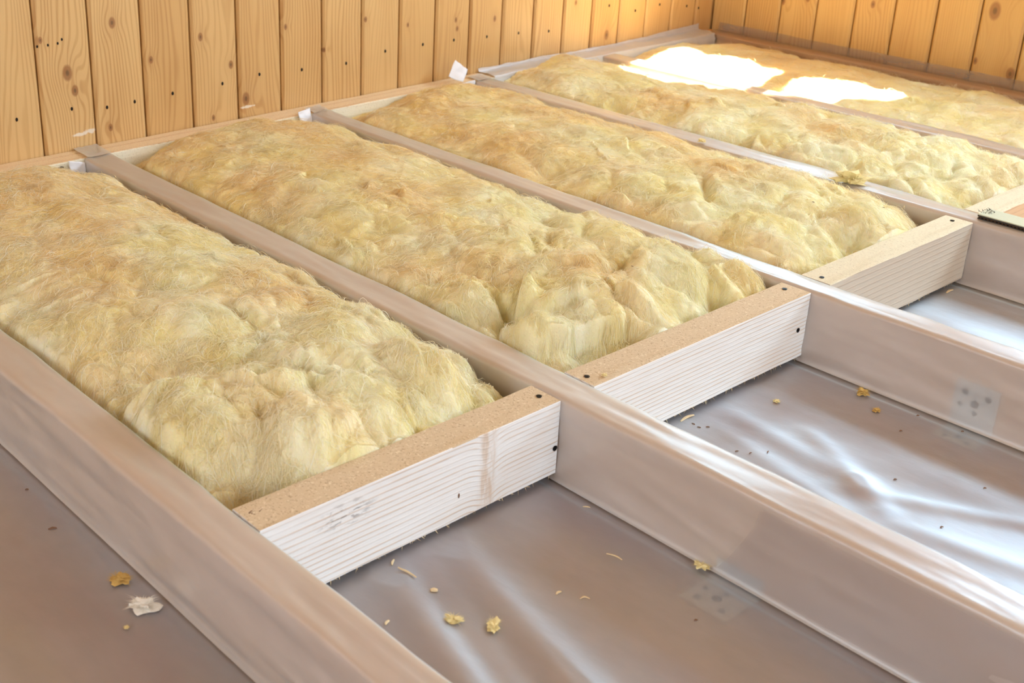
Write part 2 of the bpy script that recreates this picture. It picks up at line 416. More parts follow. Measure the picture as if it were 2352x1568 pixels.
def window(name, x0, x1, z0, z1, bars):
    bm = bmesh.new(); fw = 0.05; ya, yb = 2.29, 2.35
    bm_box(bm, x0, x0 + (0.02 if x0 < 0.04 else fw), ya, yb, z0, z1); bm_box(bm, x1 - fw, x1, ya, yb, z0, z1)
    bm_box(bm, x0 + 0.02, x1 - fw, ya, yb, z0, z0 + 0.08); bm_box(bm, x0 + 0.02, x1 - fw, ya, yb, z1 - 0.06, z1)
    for b in bars: bm_box(bm, b - 0.024, b + 0.024, ya, yb, z0 + 0.08, z1 - 0.06)
    return tagp(link(name, bm_done(bm, name), M_FRAME), kind='structure')
window('window_1', *W1, [0.442])
window('window_2', *W2, [2.1])
# unseen panel added across the first window's upper right to slant the sun patches
bm = bmesh.new()
tri = [(0.35, 1.73), (0.86, 0.97), (0.86, 1.95), (0.35, 1.95)]
f = [bm.verts.new((a, 2.20 + 0.0645, b)) for a, b in tri]; g = [bm.verts.new((a, 2.285, b)) for a, b in tri]
bm.faces.new(f); bm.faces.new(g)
for i in range(4): bm.faces.new((f[i], f[(i + 1) % 4], g[(i + 1) % 4], g[i]))
tagp(link('sun_patch_mask_1', bm_done(bm, 'sun_patch_mask_1'), M_PLAIN), kind='structure')

# nail heads sunk into the cladding (parts of the left wall)
NAILS = [(-0.113, .088), (.012, .091), (.095, .081), (.163, .083), (.26, .087), (.393, .09), (.497, .097), (.621, .091), (.758, .088), (.885, .102),
         (1.013, .103), (1.123, .101), (1.246, .095), (1.369, .09), (1.492, .081), (1.747, .126), (1.87, .098), (1.985, .104), (2.122, .085), (2.184, .072),
         (-.029, .233), (-.007, .234), (.003, .241), (-.053, .233)]
for k, (y, z) in enumerate(NAILS):
    bm = bmesh.new()
    r = 0.0033 if k < 20 else 0.0024
    bmesh.ops.create_cone(bm, cap_ends=True, segments=10, radius1=r, radius2=r * 0.8, depth=0.0012, matrix=Matrix.Translation((0.0009, y, z + H)) @ Matrix.Rotation(math.pi / 2, 4, 'Y') @ Matrix.Diagonal((1.35, 0.9, 1, 1)))
    link('nail_head', bm_done(bm, 'nail_head'), M_NAIL, wall_left)

# ------------------------------------------------------------------ joists with film
def beam_mesh(name, x0, x1, y0, y1, z0, z1, r=0.003, seg=40, jit=0.0004, seed=0, long='x'):
    """sawn timber with eased, slightly uneven arrises; long axis x or y"""
    a0, a1 = (x0, x1) if long == 'x' else (y0, y1)
    b0, b1 = (y0, y1) if long == 'x' else (x0, x1)
    prof = []
    for (cb, cz, st) in ((b1 - r, z1 - r, 0), (b0 + r, z1 - r, 90), (b0 + r, z0 + r, 180), (b1 - r, z0 + r, 270)):
        for t in (0, 45, 90): prof.append((cb + r * math.cos(math.radians(st + t)), cz + r * math.sin(math.radians(st + t))))
    prof = np.array(prof); m = len(prof)
    u = np.linspace(a0, a1, seg)
    cen = prof.mean(0)
    V = np.zeros((seg, m, 3))
    dv = noise3(u[:, None] * 14, np.arange(m)[None, :] * 1.7, 0, seed) * jit * 1.6
    dirv = (prof - cen) / np.linalg.norm(prof - cen, axis=1)[:, None]
    B = prof[None, :, 0] + dv * dirv[None, :, 0]; Z = prof[None, :, 1] + dv * dirv[None, :, 1]
    if long == 'x': V[..., 0] = u[:, None]; V[..., 1] = B
    else: V[..., 1] = u[:, None]; V[..., 0] = B
    V[..., 2] = Z
    bm = bmesh.new()
    vs = [[bm.verts.new(V[i, j]) for j in range(m)] for i in range(seg)]
    for i in range(seg - 1):
        for j in range(m):
            j2 = (j + 1) % m
            bm.faces.new((vs[i][j], vs[i][j2], vs[i + 1][j2], vs[i + 1][j]))
    bm.faces.new(vs[0]); bm.faces.new(vs[-1])
    return bm_done(bm, name)

def film_wrap(name, x0, x1, y0, y1, seed, parent, foot=0.004, nx=420, z0=0.004, mat=None, wob=1.0, topx=None, fardrop=0.12):
    """film folded over a joist: near side, top, far side; wrinkled lengthwise"""
    r = 0.006
    P = []; N = []
    def seg(a, b, n, nrm):
        for t in np.linspace(0, 1, n, endpoint=False): P.append((a[0] + (b[0] - a[0]) * t, a[1] + (b[1] - a[1]) * t)); N.append(nrm)
    P += [(y0 - foot - 0.004, z0), (y0 - foot - 0.001, z0 + 0.002)]; N += [(0, 1), (-0.7, 0.7)]
    seg((y0 - foot * 0.5, z0 + 0.009), (y0, T - r), 16, (-1, 0))
    for t in np.linspace(0, 90, 5): a = math.radians(180 - t); P.append((y0 + r + r * math.cos(a), T - r + r * math.sin(a))); N.append((math.cos(a), math.sin(a)))
    seg((y0 + r * 1.4, T), (y1 - r * 1.2, T), 8, (0, 1))
    for t in np.linspace(0, 90, 5): a = math.radians(90 - t); P.append((y1 - r + r * math.cos(a), T - r + r * math.sin(a))); N.append((math.cos(a), math.sin(a)))
    seg((y1, T - r - 0.004), (y1 + 0.001, T - fardrop), 10, (1, 0))
    P = np.array(P); N = np.array(N, float); m = len(P)
    s = np.concatenate([[0], np.cumsum(np.linalg.norm(np.diff(P, axis=0), axis=1))])
    u = np.linspace(x0, x1, nx)
    S, U = np.meshgrid(s, u)
    w = fbm(U * 2.2, S * 22, 0, seed, 3, 0.55) * 0.0022 + fbm(U * 9 + S * 12, S * 60, 3, seed + 2, 3) * 0.0007
    fold = np.abs(noise3(U * 3.0, S * 16 + U * 2.5, 7, seed + 5)); w = w + (0.0016 * (1 - fold) ** 5)
    w = (w + 0.0012) * wob
    w = np.clip(w, 0.0002, 0.008)
    side = sstep(0.0, 0.02, S)                     # the foot stays on the floor
    w = w * (0.25 + 0.75 * side)
    Y = P[None, :, 0] + N[None, :, 0] * w; Z = P[None, :, 1] + N[None, :, 1] * w
    Z = np.maximum(Z, z0)
    V = np.stack([U, Y, Z], -1).reshape(-1, 3)
    me = npmesh(name, V, gridfaces(nx, m))
    return link(name, me, mat or M_FILM_JOIST, parent, smooth=True)

JO = {1: (-0.5543, 0.0564), 2: (0.0, 0.0624), 3: (0.600, 0.051), 4: (1.1457, 0.0596), 5: (1.6556, 0.0573)}
JL = {1: 'nearest film-wrapped floor joist, running along the bottom left of the insulation',
      2: 'film-wrapped floor joist, second from the camera, under a faint film seam at right',
      3: 'third film-wrapped floor joist, steel plate showing through its side at the right edge',
      4: 'fourth film-wrapped floor joist, with pale lavender top and the card strip lying on it',
      5: 'farthest free-standing film-wrapped joist, its left end lit white by the sun patch'}
for j, (y0, w) in JO.items():
    t = empty('floor_joist', (0.068, y0 + w / 2, 0.0)); t.name = 'floor_joist'
    tagp(t, JL[j], 'joist', 'film-wrapped floor joists')
    link('beam', beam_mesh('beam', 0.068, 3.9, y0 + 0.002, y0 + w - 0.002, 0.0, T - 0.003, seed=j), M_BEAM if j < 5 else M_BEAM_B, t)
    film_wrap('film_wrap', 0.069, 3.88, y0, y0 + w, 20 + j * 7, t, foot=0.003 if j == 1 else 0.002, wob=1.15 if j == 1 else 1.0, nx=620)
    if j in (2, 3, 4):        # the end of the wrap laid over the ledger
        n, m = 24, 14
        uu, vv = np.meshgrid(np.linspace(0.0, 1, n), np.linspace(0, 1, m), indexing='ij')
        xs0 = 0.004 if j == 2 else 0.03
        X = xs0 + (0.075 - xs0) * uu; Yy = y0 + 0.003 + (w - 0.006) * vv + (1 - uu) * 0.003 * np.sin(vv * 5 + j)
        Z = T + 0.0022 + 0.003 * np.abs(noise3(X * 40, Yy * 60, 0, j)) + 0.002 * (1 - uu)
        link('film_end', npmesh('film_end', np.stack([X, Yy, Z], -1).reshape(-1, 3), gridfaces(n, m)), M_FILM_JOIST, t, smooth=True)

# seam of overlapping film on joist two (edge of a second layer on its near side)
jt2 = [o for o in COL.objects if o.name == 'floor_joist.001'][0]
n, m = 60, 20
uu, vv = np.meshgrid(np.linspace(0, 1, n), np.linspace(0, 1, m), indexing='ij')
Zs = 0.012 + (T - 0.020) * vv
Xs = 1.762 - 0.047 * (1 - vv) ** 1.5 + (3.6 - 1.8) * uu ** 1.5
Ys = -0.0046 - 0.0010 * np.abs(noise3(Xs * 9, Zs * 30, 0, 3))
link('film_overlap', npmesh('film_overlap', np.stack([Xs, Ys, Zs], -1).reshape(-1, 3), gridfaces(n, m)), film_mat('overlap_film', 0.16, 0.3, coat=0.5, tint=(0.82, 0.80, 0.84)), jt2, smooth=True)

# ------------------------------------------------------------------ ledgers
t = empty('wall_ledger', (0.033, 0.5, 0.0)); tagp(t, 'bare timber ledger fixed along the foot of the left plank wall', 'ledger')
me = beam_mesh('ledger_beam', 0.0015, 0.066, -1.3, YB - 0.07, 0.012, T, seed=31, seg=160, long='y')
me.materials.append(M_LEDGE); me.materials.append(M_LEDGE_FACE)
o = bpy.data.objects.new('ledger_beam', me); COL.objects.link(o); o.parent = t; o.matrix_parent_inverse = Matrix.Translation(-t.location)
for p in me.polygons:
    if p.normal.x > 0.5: p.material_index = 1
# fibres of torn wood on the ledger edge
def splinters(name, pts, parent, mat, ln=(0.004, 0.011), seed=1, drop=0.3):
    rg = np.random.default_rng(seed); bm = bmesh.new()
    for (x, y, z, ax) in pts:
        L = rg.uniform(*ln); a = rg.normal() * 0.5; w = rg.uniform(.0003, .0009)
        d = Vector((ax[0] + rg.normal() * .4, ax[1] + rg.normal() * .4, ax[2] + rg.normal() * .4)).normalized() * L
        s = d.cross(Vector((rg.normal(), rg.normal(), rg.normal()))).normalized() * w
        s2 = d.cross(s).normalized() * w
        p = Vector((x, y, z)); b = [bm.verts.new(p + q) for q in (s, s2, -s)]; tip = bm.verts.new(p + d)
        bm.faces.new((b[0], b[1], tip)); bm.faces.new((b[1], b[2], tip)); bm.faces.new((b[2], b[0], tip)); bm.faces.new(b)
    o = link(name, bm_done(bm, name), mat, parent); o['kind'] = 'stuff'; return o
rg = np.random.default_rng(3)
pts = [(0.064 + rg.normal() * .001, y, T - 0.001, (0.6, rg.normal(), 0.4)) for y in np.concatenate([rg.uniform(-.3, 1.05, 90), rg.normal(0.19, 0.025, 60), rg.normal(.66, .03, 30)])]
splinters('torn_fibres', pts, t, M_CHIP, (0.003, 0.010), 5)
# film over the ledger in the two far bays and up the wall
def film_strip(name, P0, nx_pts, seed, parent, mat, swap=False):
    pass
def left_film():
    pr = np.array([(0.0725, T - 0.10), (0.0715, T - 0.06), (0.071, T - 0.012), (0.066, T + 0.0035), (0.045, T + 0.0045), (0.018, T + 0.0045), (0.006, T + 0.0055), (0.004, T + 0.008), (0.004, T + 0.010)])
    s = np.linspace(0, 8, 33); PX = np.interp(s, range(9), pr[:, 0]); PZ = np.interp(s, range(9), pr[:, 1])
    ys = np.linspace(1.215, YB - 0.072, 420)
    Yg, Sg = np.meshgrid(ys, s, indexing='ij')
    nn = fbm(Yg * 14, Sg * 0.6, 0, 77, 3)
    X = PX[None] + np.abs(nn) * 0.004 * sstep(8, 5, Sg); Z = PZ[None] + nn * 0.003 * sstep(2, 4, Sg) + sstep(6, 8, Sg) * (0.006 * fbm(Yg * 6, 0, 0, 12, 2) + 0.012 * sstep(1.7, 2.2, Yg))
    Z = np.where((Sg > 2.5) & (Sg < 6), np.maximum(Z, T + 0.002), Z); X = np.maximum(X, 0.0025)
    X = np.where(Sg < 3, np.maximum(X, 0.0695), X)
    return np.stack([X, Yg, Z], -1).reshape(-1, 3), gridfaces(420, 33)
V, F = left_film(); link('film_cover', npmesh('film_cover', V, F), film_mat('ledger_film', 0.80, 0.3, coat=1.2, tint=(0.96, 0.93, 0.94)), t, smooth=True)

t = empty('back_ledger', (1.5, 2.23, 0.0)); tagp(t, 'film-covered timber ledger along the foot of the back plank wall', 'ledger')
link('ledger_beam', beam_mesh('ledger_beam', 0.0015, X1 - 0.01, YB - 0.062, YB - 0.0025, 0.012, T - 0.003, seed=33, seg=120), M_BEAM_B, t)
pr = np.array([(YB - 0.0665, T - 0.10), (YB - 0.0655, T - 0.05), (YB - 0.0645, T - 0.006), (YB - 0.060, T + 0.001), (YB - 0.03, T + 0.002), (YB - 0.009, T + 0.002), (YB - 0.004, T + 0.006), (YB - 0.0035, T + 0.016), (YB - 0.0035, T + 0.023)])
s_ = np.linspace(0, 8, 33); PY = np.interp(s_, range(9), pr[:, 0]); PZ = np.interp(s_, range(9), pr[:, 1])
xs = np.linspace(0.034, 3.6, 600); Xg, Sg = np.meshgrid(xs, s_, indexing='ij')
nn = fbm(Xg * 7, Sg * 0.5, 0, 51, 3)
Yg = PY[None] - np.abs(nn) * 0.003 * sstep(8, 5, Sg); Zg = PZ[None] + np.abs(nn) * 0.002 * sstep(2, 4, Sg) + sstep(6, 8, Sg) * (0.003 * noise3(Xg * 3, 0, 0, 9))
link('film_cover', npmesh('film_cover', np.stack([Xg, Yg, Zg], -1).reshape(-1, 3), gridfaces(600, 33)), M_FILM_WALL, t, smooth=True)

# ------------------------------------------------------------------ floor film
def ridge(X, Y, a, b, h, w, taper=0.15, sharp=1.0):
    ax, ay = a; bx, by = b; L = math.hypot(bx - ax, by - ay); ux, uy = (bx - ax) / L, (by - ay) / L
    s = (X - ax) * ux + (Y - ay) * uy; d = -(X - ax) * uy + (Y - ay) * ux
    e = sstep(-taper * L, taper * L, s) * sstep(L * (1 + taper), L * (1 - taper), s)
    return h * e * np.exp(-np.abs(d / w) ** (2 * sharp))
def floor_film():
    xs = np.linspace(0.07, 3.7, 1150); ys = np.linspace(-1.5, 1.62, 900)
    X, Y = np.meshgrid(xs, ys, indexing='ij')
    Z = 0.0030 + 0.0012 * fbm(X * 3, Y * 4, 0, 4, 3)
    for a, b, h, w in [((1.43, -.312), (1.85, -.44), .0100, .026), ((1.43, -.215), (2.0, -.355), .0110, .030), ((1.44, -.26), (1.75, -.36), .0020, .015),
                       ((1.46, .352), (1.74, .318), .0050, .024), ((1.58, .40), (1.73, .318), .0055, .020), ((1.70, .330), (1.78, .28), .004, .024),
                       ((1.72, .300), (2.3, .62), .0050, .016), ((1.46, .45), (1.95, .42), .0035, .03), ((1.80, .27), (2.2, .36), .0045, .02),
                       ((1.5, .30), (1.9, .20), .003, .02), ((1.60, .375), (2.1, .50), .003, .03), ((1.45, .95), (2.0, .86), .004, .04),
                       ((1.2, -.75), (1.6, -.72), .002, .04)]:
        Z = Z + 0.8 * ridge(X, Y, a, b, h, w)
    Z = Z + 0.0003 * fbm(X * 18, Y * 30, 1, 8, 2)
    Z = np.minimum(Z, 0.0055 + 0.0065 * sstep(1.455, 1.52, X))
    # pressed flat under the joists and the insulation
    for j, (y0, w) in JO.items():
        Z = Z * (1 - sstep(0.030, 0.012, np.abs(Y - (y0 + w / 2)) - w / 2))
    return np.maximum(Z, 0.0) + 0.0006
    # (returned heights are in metres above the boards)
xs = np.linspace(0.07, 3.7, 1150); ys = np.linspace(-1.5, 1.62, 900)
Zf = floor_film(); Xf, Yf = np.meshgrid(xs, ys, indexing='ij')
o = link('vapour_barrier_film', npmesh('vapour_barrier_film', np.stack([Xf, Yf, Zf], -1).reshape(-1, 3), gridfaces(1150, 900)), M_FILM_FLOOR, None, smooth=True)
tagp(o, 'translucent vapour barrier film lying wrinkled on the subfloor between the joists', 'film')
def zf(x, y):
    i = int(np.clip((x - 0.07) / 3.63 * 1149, 0, 1149)); j = int(np.clip((y + 1.5) / 3.12 * 899, 0, 899)); return float(Zf[i, j])

# ------------------------------------------------------------------ noggins (blocking pieces)
NOG = [(1.4405, JO[1][0] + JO[1][1] + .002, JO[2][0] - .003, M_NOG_TOP, M_NOG_FACE, 'wide timber noggin nearest the camera, white sawn face with knot streak and grey stain'),
       (1.4414, JO[2][0] + JO[2][1] + .002, JO[3][0] - .003, M_NOG_TOP, M_NOG_FACE2, 'middle bay timber noggin, white face with black screws at its right end'),
       (1.4425, JO[3][0] + JO[3][1] + .002, JO[4][0] - .003, M_NOG_TOP2, M_NOG_FACE3, 'beige-faced timber noggin between the third and fourth joists'),
       (1.4470, JO[4][0] + JO[4][1] + .002, JO[5][0] - .003, M_NOG_TOP2, M_NOG_FACE4, 'pale timber noggin cut off by the right edge of the photo, behind the card strip')]
SCREWS = [[('t', 1.414, -.018), ('f', -.0085, -.073)], [('t', 1.406, .575), ('f', .574, -.062), ('t', 1.415, .078)], [('t', 1.412, 1.121), ('t', 1.416, .669)], []]
def screw(parent, loc, face):
    bm = bmesh.new()
    rot = Matrix.Rotation(math.pi / 2, 4, 'Y') if face else Matrix.Identity(4)
    r = 0.0042
    bmesh.ops.create_cone(bm, cap_ends=True, segments=16, radius1=r * 0.85, radius2=r, depth=0.0014, matrix=Matrix.Translation(loc) @ rot)
    for a in (0, math.pi / 2):     # raised cross of the driver recess
        bmesh.ops.create_cube(bm, size=1, matrix=Matrix.Translation(loc) @ rot @ Matrix.Rotation(a, 4, 'Z') @ Matrix.Translation((0, 0, 0.0008)) @ Matrix.Diagonal((r * 1.2, r * 0.25, 0.0006, 1)))
    link('screw', bm_done(bm, 'screw'), M_SCREW, parent)
rg = np.random.default_rng(11)
for k, (xf, y0, y1, mt, mf, lab) in enumerate(NOG):
    t = empty('timber_noggin', (xf - 0.028, (y0 + y1) / 2, 0.014)); tagp(t, lab, 'noggin', 'timber noggins between the joists')
    me = beam_mesh('noggin_body', xf - 0.0564, xf, y0, y1, 0.0145, T - 0.001, r=0.0016, seg=90, jit=0.0006, seed=60 + k, long='y')
    me.materials.append(mt); me.materials.append(mf)
    o = bpy.data.objects.new('noggin_body', me); COL.objects.link(o); o.parent = t; o.matrix_parent_inverse = Matrix.Translation(-t.location)
    for p in me.polygons:
        if p.normal.z < 0.6: p.material_index = 1
    pts = [(xf - .0008, y, 0.0150, (0.3, rg.normal() * .7, -0.6)) for y in rg.uniform(y0 + .01, y1 - .01, 75)]
    splinters('bottom_splinters', pts, t, M_CHIP, (0.002, 0.008), 40 + k)
    for s_k in SCREWS[k]:
        if s_k[0] == 't': screw(t, (s_k[1], s_k[2], T - 0.0004), False)
        else: screw(t, (xf + 0.0006, s_k[1], T + s_k[2]), True)
    if k == 0:     # small dark resin pocket and the gash at the left end
        bm = bmesh.new(); bmesh.ops.create_icosphere(bm, subdivisions=2, radius=0.003, matrix=Matrix.Translation((xf, -.188, T - .078)) @ Matrix.Diagonal((0.3, 0.6, 1.3, 1)))
        link('resin_pocket', bm_done(bm, 'resin_pocket'), M_CHIPD, t)
        pts = [(1.405 + rg.normal() * .002, -.488 + rg.normal() * .006, T - .0005, (0.2, 1.0, 0.15)) for _ in range(7)]
        splinters('torn_gash', pts, t, M_CHIPD, (0.004, 0.009), 77)

# ------------------------------------------------------------------ glass wool
PALE = np.array([0.96, 0.91, 0.68]); YEL = np.array([0.93, 0.77, 0.29]); TAN = np.array([0.91, 0.69, 0.34]); WHT = np.array([0.98, 0.96, 0.86])

def wool_height(x, y, B):
    x0, x1, y0, y1 = B['box']; sd = B['seed']
    v = (y - (y0 + y1) / 2) / ((y1 - y0) / 2); av = np.abs(v)
    wx = x + 0.035 * noise3(x * 9, y * 9, 0, sd + 40); wy = y + 0.035 * noise3(x * 9, y * 9, 5, sd + 41)
    dome = B['dome'] * (1 - av ** 2.6)
    edge = B['edge'] + 0.008 * fbm(x * 9, y * 3, 0, sd + 1, 2)
    h = T + edge + dome
    ex = (0.35 + 0.65 * sstep(x0, x0 + 0.10, x)) * (1 - 0.55 * sstep(x1 - 0.10, x1 + 0.02, x) ** 1.3)
    h = h - (1 - ex) * (B['dome'] * 0.95) - 0.02 * sstep(x1 - 0.05, x1, x) * (1 if B.get('enddrop', 1) else 0)
    rough = 0.35 + 1.0 * sstep(0.65, 1.35, x)
    h = h + 0.014 * fbm(wx * 5, wy * 7, 0, sd + 2, 2) * (0.5 + 0.5 * rough)
    rg_ = rough * B.get('rg', 1.0)
    puff = np.abs(noise3(wx * 8.5, wy * 10, 0, sd + 3)); h = h + 0.028 * rg_ * (np.minimum(puff, 0.55) ** 0.75 - 0.30)
    puff2 = np.abs(noise3(wx * 21 + wy * 7, wy * 23, 2, sd + 4)); h = h + 0.0085 * rg_ * (np.minimum(puff2, 0.6) ** 0.8 - 0.3)
    # combed streaks following a swirling direction
    dirn = B.get('dir', 0.5) + 0.9 * noise3(x * 2.2, y * 3, 0, sd + 50)
    bx = x + 0.06 * noise3(x * 5, y * 6, 3, sd + 51); by = y + 0.06 * noise3(x * 5, y * 6, 8, sd + 52)
    d0 = B.get('dir', 0.5) + 0.35; al = bx * math.cos(d0) + by * math.sin(d0); ac = -bx * math.sin(d0) + by * math.cos(d0)
    st1 = noise3(al * 14, ac * 75, 0, sd + 53); st2 = noise3(al * 30, ac * 190, 4, sd + 54)
    h = h + (0.0022 * st1 + 0.0011 * st2) * (0.6 + 0.4 * rough)
    h = h + 0.0012 * fbm(wx * 60, wy * 70, 0, sd + 6, 2)
    for (fx, fy, r, dh) in B.get('feat', []):
        d = np.hypot(x - fx, (y - fy))
        d = d * (1 + 0.5 * noise3(x * 22, y * 22, 1, sd + 9))
        h = h + dh * np.exp(-(d / r) ** 2)
    for (ax, ay, bx, by, w, dh) in B.get('crease', []):
        h = h + ridge(wx, wy, (ax, ay), (bx, by), dh, w, 0.2, 0.8)
    for (ax, ay, bx_, by_, dh, dec) in list(B.get('fold', [])) + B['rfold']:
        L = math.hypot(bx_ - ax, by_ - ay); ux, uy = (bx_ - ax) / L, (by_ - ay) / L
        fx_, fy_ = x + 0.012 * noise3(x * 30, y * 30, 4, sd + 80), y + 0.012 * noise3(x * 30, y * 30, 9, sd + 81)
        s_ = (fx_ - ax) * ux + (fy_ - ay) * uy; d_ = -(fx_ - ax) * uy + (fy_ - ay) * ux
        e_ = sstep(-0.15 * L, 0.25 * L, s_) * sstep(1.15 * L, 0.75 * L, s_)
        h = h + e_ * dh * (sstep(-0.0025, 0.0025, d_) * np.exp(-np.maximum(d_, 0) / dec) - 0.45 * sstep(0.004, -0.001, d_) * np.exp(np.minimum(d_, 0) / (dec * 0.5)))
    # tucks down along the long edges
    h = h - 0.035 * sstep(0.90, 1.0, av) ** 1.6 - 0.010 * np.maximum(0, noise3(x * 16, y * 4, 9, sd + 12)) * sstep(0.72, 0.95, av)
    return h

def wool_tone(x, y, h, B, jitter=None):
    sd = B['seed']
    n = fbm(x * 4, y * 6, 0, sd + 20, 3); n2 = fbm(x * 11, y * 16, 4, sd + 21, 3)
    pale = np.clip(0.24 + 0.58 * sstep(0.3, 1.35, x) + 0.8 * n + B.get('pale', 0), 0, 1)  # random tone plus painted light: warm bounce by the wall, window light toward noggins
    yel = np.clip(0.30 + 0.8 * n2 + 0.5 * n, 0, 1)
    c = TAN[None] * (1 - pale[:, None]) + PALE[None] * pale[:, None]
    c = c * (1 - 0.6 * yel[:, None]) + YEL[None] * 0.6 * yel[:, None]
    if jitter is not None:
        w = np.clip(jitter[0], 0, 1)[:, None]; c = c * (1 - w) + WHT[None] * w
        c = c * jitter[1][:, None]
    return np.clip(c, 0.02, 0.97)

def wool_batt(B, label, nstrand):
    x0, x1, y0, y1 = B['box']; sd = B['seed']; rg = np.random.default_rng(sd)
    B['rfold'] = []
    for q in range(int(26 * B.get('rg', 1.0))):
        fx = x0 + 0.05 + (x1 - x0 - 0.1) * rg.random() ** 0.65; fy = rg.uniform(y0 + .03, y1 - .03); a = B.get('dir', .5) + 0.35 + rg.normal() * .7 + (math.pi if rg.random() < .6 else 0); L = rg.uniform(.03, .10)
        B['rfold'].append((fx, fy, fx + L * math.cos(a), fy + L * math.sin(a), rg.uniform(.003, .011) * (0.4 + 0.8 * min(1, fx)), rg.uniform(.012, .03)))
    t = empty('insulation_batt', ((x0 + x1) / 2, (y0 + y1) / 2, 0.008)); tagp(t, label, 'insulation', 'yellow glass wool batts between the joists')
    nx, ny = int((x1 - x0) / 0.0017), int((y1 - y0) / 0.0017)
    xs = np.linspace(x0, x1, nx); ys = np.linspace(y0, y1, ny)
    X, Y = np.meshgrid(xs, ys, indexing='ij')
    Hh = wool_height(X, Y, B)
    ed = np.minimum(np.minimum(X - x0, x1 - X), np.minimum(Y - y0, y1 - Y))
    k = sstep(0.0, 0.02, ed)
    DX = X + 0.0035 * fbm(X * 28, Y * 28, 0, sd + 30, 2) * k; DY = Y + 0.0035 * fbm(X * 28, Y * 28, 3, sd + 31, 2) * k
    Ztop = np.maximum(Hh, 0.03)
    V = np.stack([DX, DY, Ztop], -1).reshape(-1, 3); F = gridfaces(nx, ny)
    # skirt and underside
    rim = np.concatenate([np.arange(ny), np.arange(1, nx) * ny + ny - 1, (nx - 1) * ny + np.arange(ny - 2, -1, -1), np.arange(nx - 2, 0, -1) * ny])
    VB = V[rim].copy(); VB[:, 2] = 0.009
    n0 = len(V); m = len(rim); i = np.arange(m); i2 = (i + 1) % m
    FB = np.stack([rim[i], n0 + i, n0 + i2, rim[i2]], 1)[:, ::-1]
    V = np.concatenate([V, VB]); F = np.concatenate([F, FB])
    me = npmesh('batt_body', V, F)
    col = wool_tone(V[:, 0], V[:, 1], V[:, 2], B)
    ca = me.color_attributes.new('tone', 'FLOAT_COLOR', 'POINT')
    ca.data.foreach_set('color', np.concatenate([col, np.ones((len(col), 1))], 1).astype(np.float32).ravel())
    link('batt_body', me, M_WOOL_BODY, t, smooth=True)
    # ---- fibres: thin curved ribbons combed over the surface
    def height(px, py):
        u = np.clip((px - x0) / (x1 - x0) * (nx - 1), 0, nx - 1.001); v = np.clip((py - y0) / (y1 - y0) * (ny - 1), 0, ny - 1.001)
        iu = u.astype(int); iv = v.astype(int); fu = u - iu; fv = v - iv
        return (Ztop[iu, iv] * (1 - fu) * (1 - fv) + Ztop[iu + 1, iv] * fu * (1 - fv) + Ztop[iu, iv + 1] * (1 - fu) * fv + Ztop[iu + 1, iv + 1] * fu * fv)
    K = 6
    px = rg.uniform(x0 + .004, x1 - .004, nstrand); py = rg.uniform(y0 + .003, y1 - .003, nstrand)
    # clumps: a share of strands gathers around centres and shares a direction
    ncl = max(1, nstrand // 70)
    cx = rg.uniform(x0, x1, ncl); cy = rg.uniform(y0, y1, ncl); cr = rg.uniform(0.004, 0.014, ncl); cth = rg.normal(0, 0.9, ncl); clift = rg.exponential(0.0028, ncl)
    isc = rg.random(nstrand) < 0.45; ci = rg.integers(0, ncl, nstrand)
    px = np.where(isc, cx[ci] + rg.normal(size=nstrand) * cr[ci], px); py = np.where(isc, cy[ci] + rg.normal(size=nstrand) * cr[ci], py)
    px = np.clip(px, x0 + .003, x1 - .003); py = np.clip(py, y0 + .003, y1 - .003)
    th = B.get('dir', 0.5) + 1.9 * fbm(px * 5, py * 6, 0, sd + 50, 2) + rg.normal(size=nstrand) * 0.28
    th = np.where(isc, th + cth[ci], th) + np.where(rg.random(nstrand) < 0.5, np.pi, 0)
    rough = 0.55 + 0.6 * sstep(0.5, 1.3, px)
    L = rg.uniform(0.014, 0.046, nstrand); curl = rg.normal(size=nstrand) * 0.28
    lift = (rg.exponential(0.0011, nstrand) + np.where(isc, clift[ci], 0) * rg.random(nstrand)) * rough
    wild = rg.random(nstrand) < 0.035; lift = np.where(wild, lift + rg.uniform(.002, .009, nstrand), lift)
    wd = rg.uniform(0.00016, 0.00036, nstrand) * B.get('wd', 1.0)
    pts = np.zeros((nstrand, K, 3))
    qx, qy = px.copy(), py.copy()
    for s in range(K):
        f = s / (K - 1)
        z = height(qx, qy) + 0.0004 + lift * np.sin(np.pi * min(f * 1.0, 1.0) * 0.8 + 0.1)
        pts[:, s, 0] = qx; pts[:, s, 1] = qy; pts[:, s, 2] = z
        th = th + curl + 0.5 * noise3(qx * 40, qy * 40, 0, sd + 60)
        qx = np.clip(qx + np.cos(th) * L / (K - 1), x0 + .001, x1 - .001); qy = np.clip(qy + np.sin(th) * L / (K - 1), y0 + .001, y1 - .001)
    d = np.gradient(pts, axis=1); d /= np.linalg.norm(d, axis=2, keepdims=True) + 1e-9
    up = np.array([0, 0, 1.0]) + rg.normal(size=(nstrand, 1, 3)) * 0.45
    side = np.cross(d, up); side /= np.linalg.norm(side, axis=2, keepdims=True) + 1e-9
    wp = wd[:, None] * np.array([0.5, 1, 1, 1, 0.8, 0.25])[None]
    A = pts - side * wp[..., None]; Bv = pts + side * wp[..., None]
    V = np.stack([A, Bv], 2).reshape(-1, 3)
    base = (np.arange(nstrand) * K * 2)[:, None] + (np.arange(K - 1) * 2)[None]
    base = base.ravel(); F = np.stack([base, base + 1, base + 3, base + 2], 1)
    me = npmesh('fibres', V, F)
    jit = (np.where(rg.random(nstrand) < 0.30, rg.uniform(.35, 1.0, nstrand), rg.uniform(0, .25, nstrand)), rg.uniform(0.93, 1.05, nstrand))
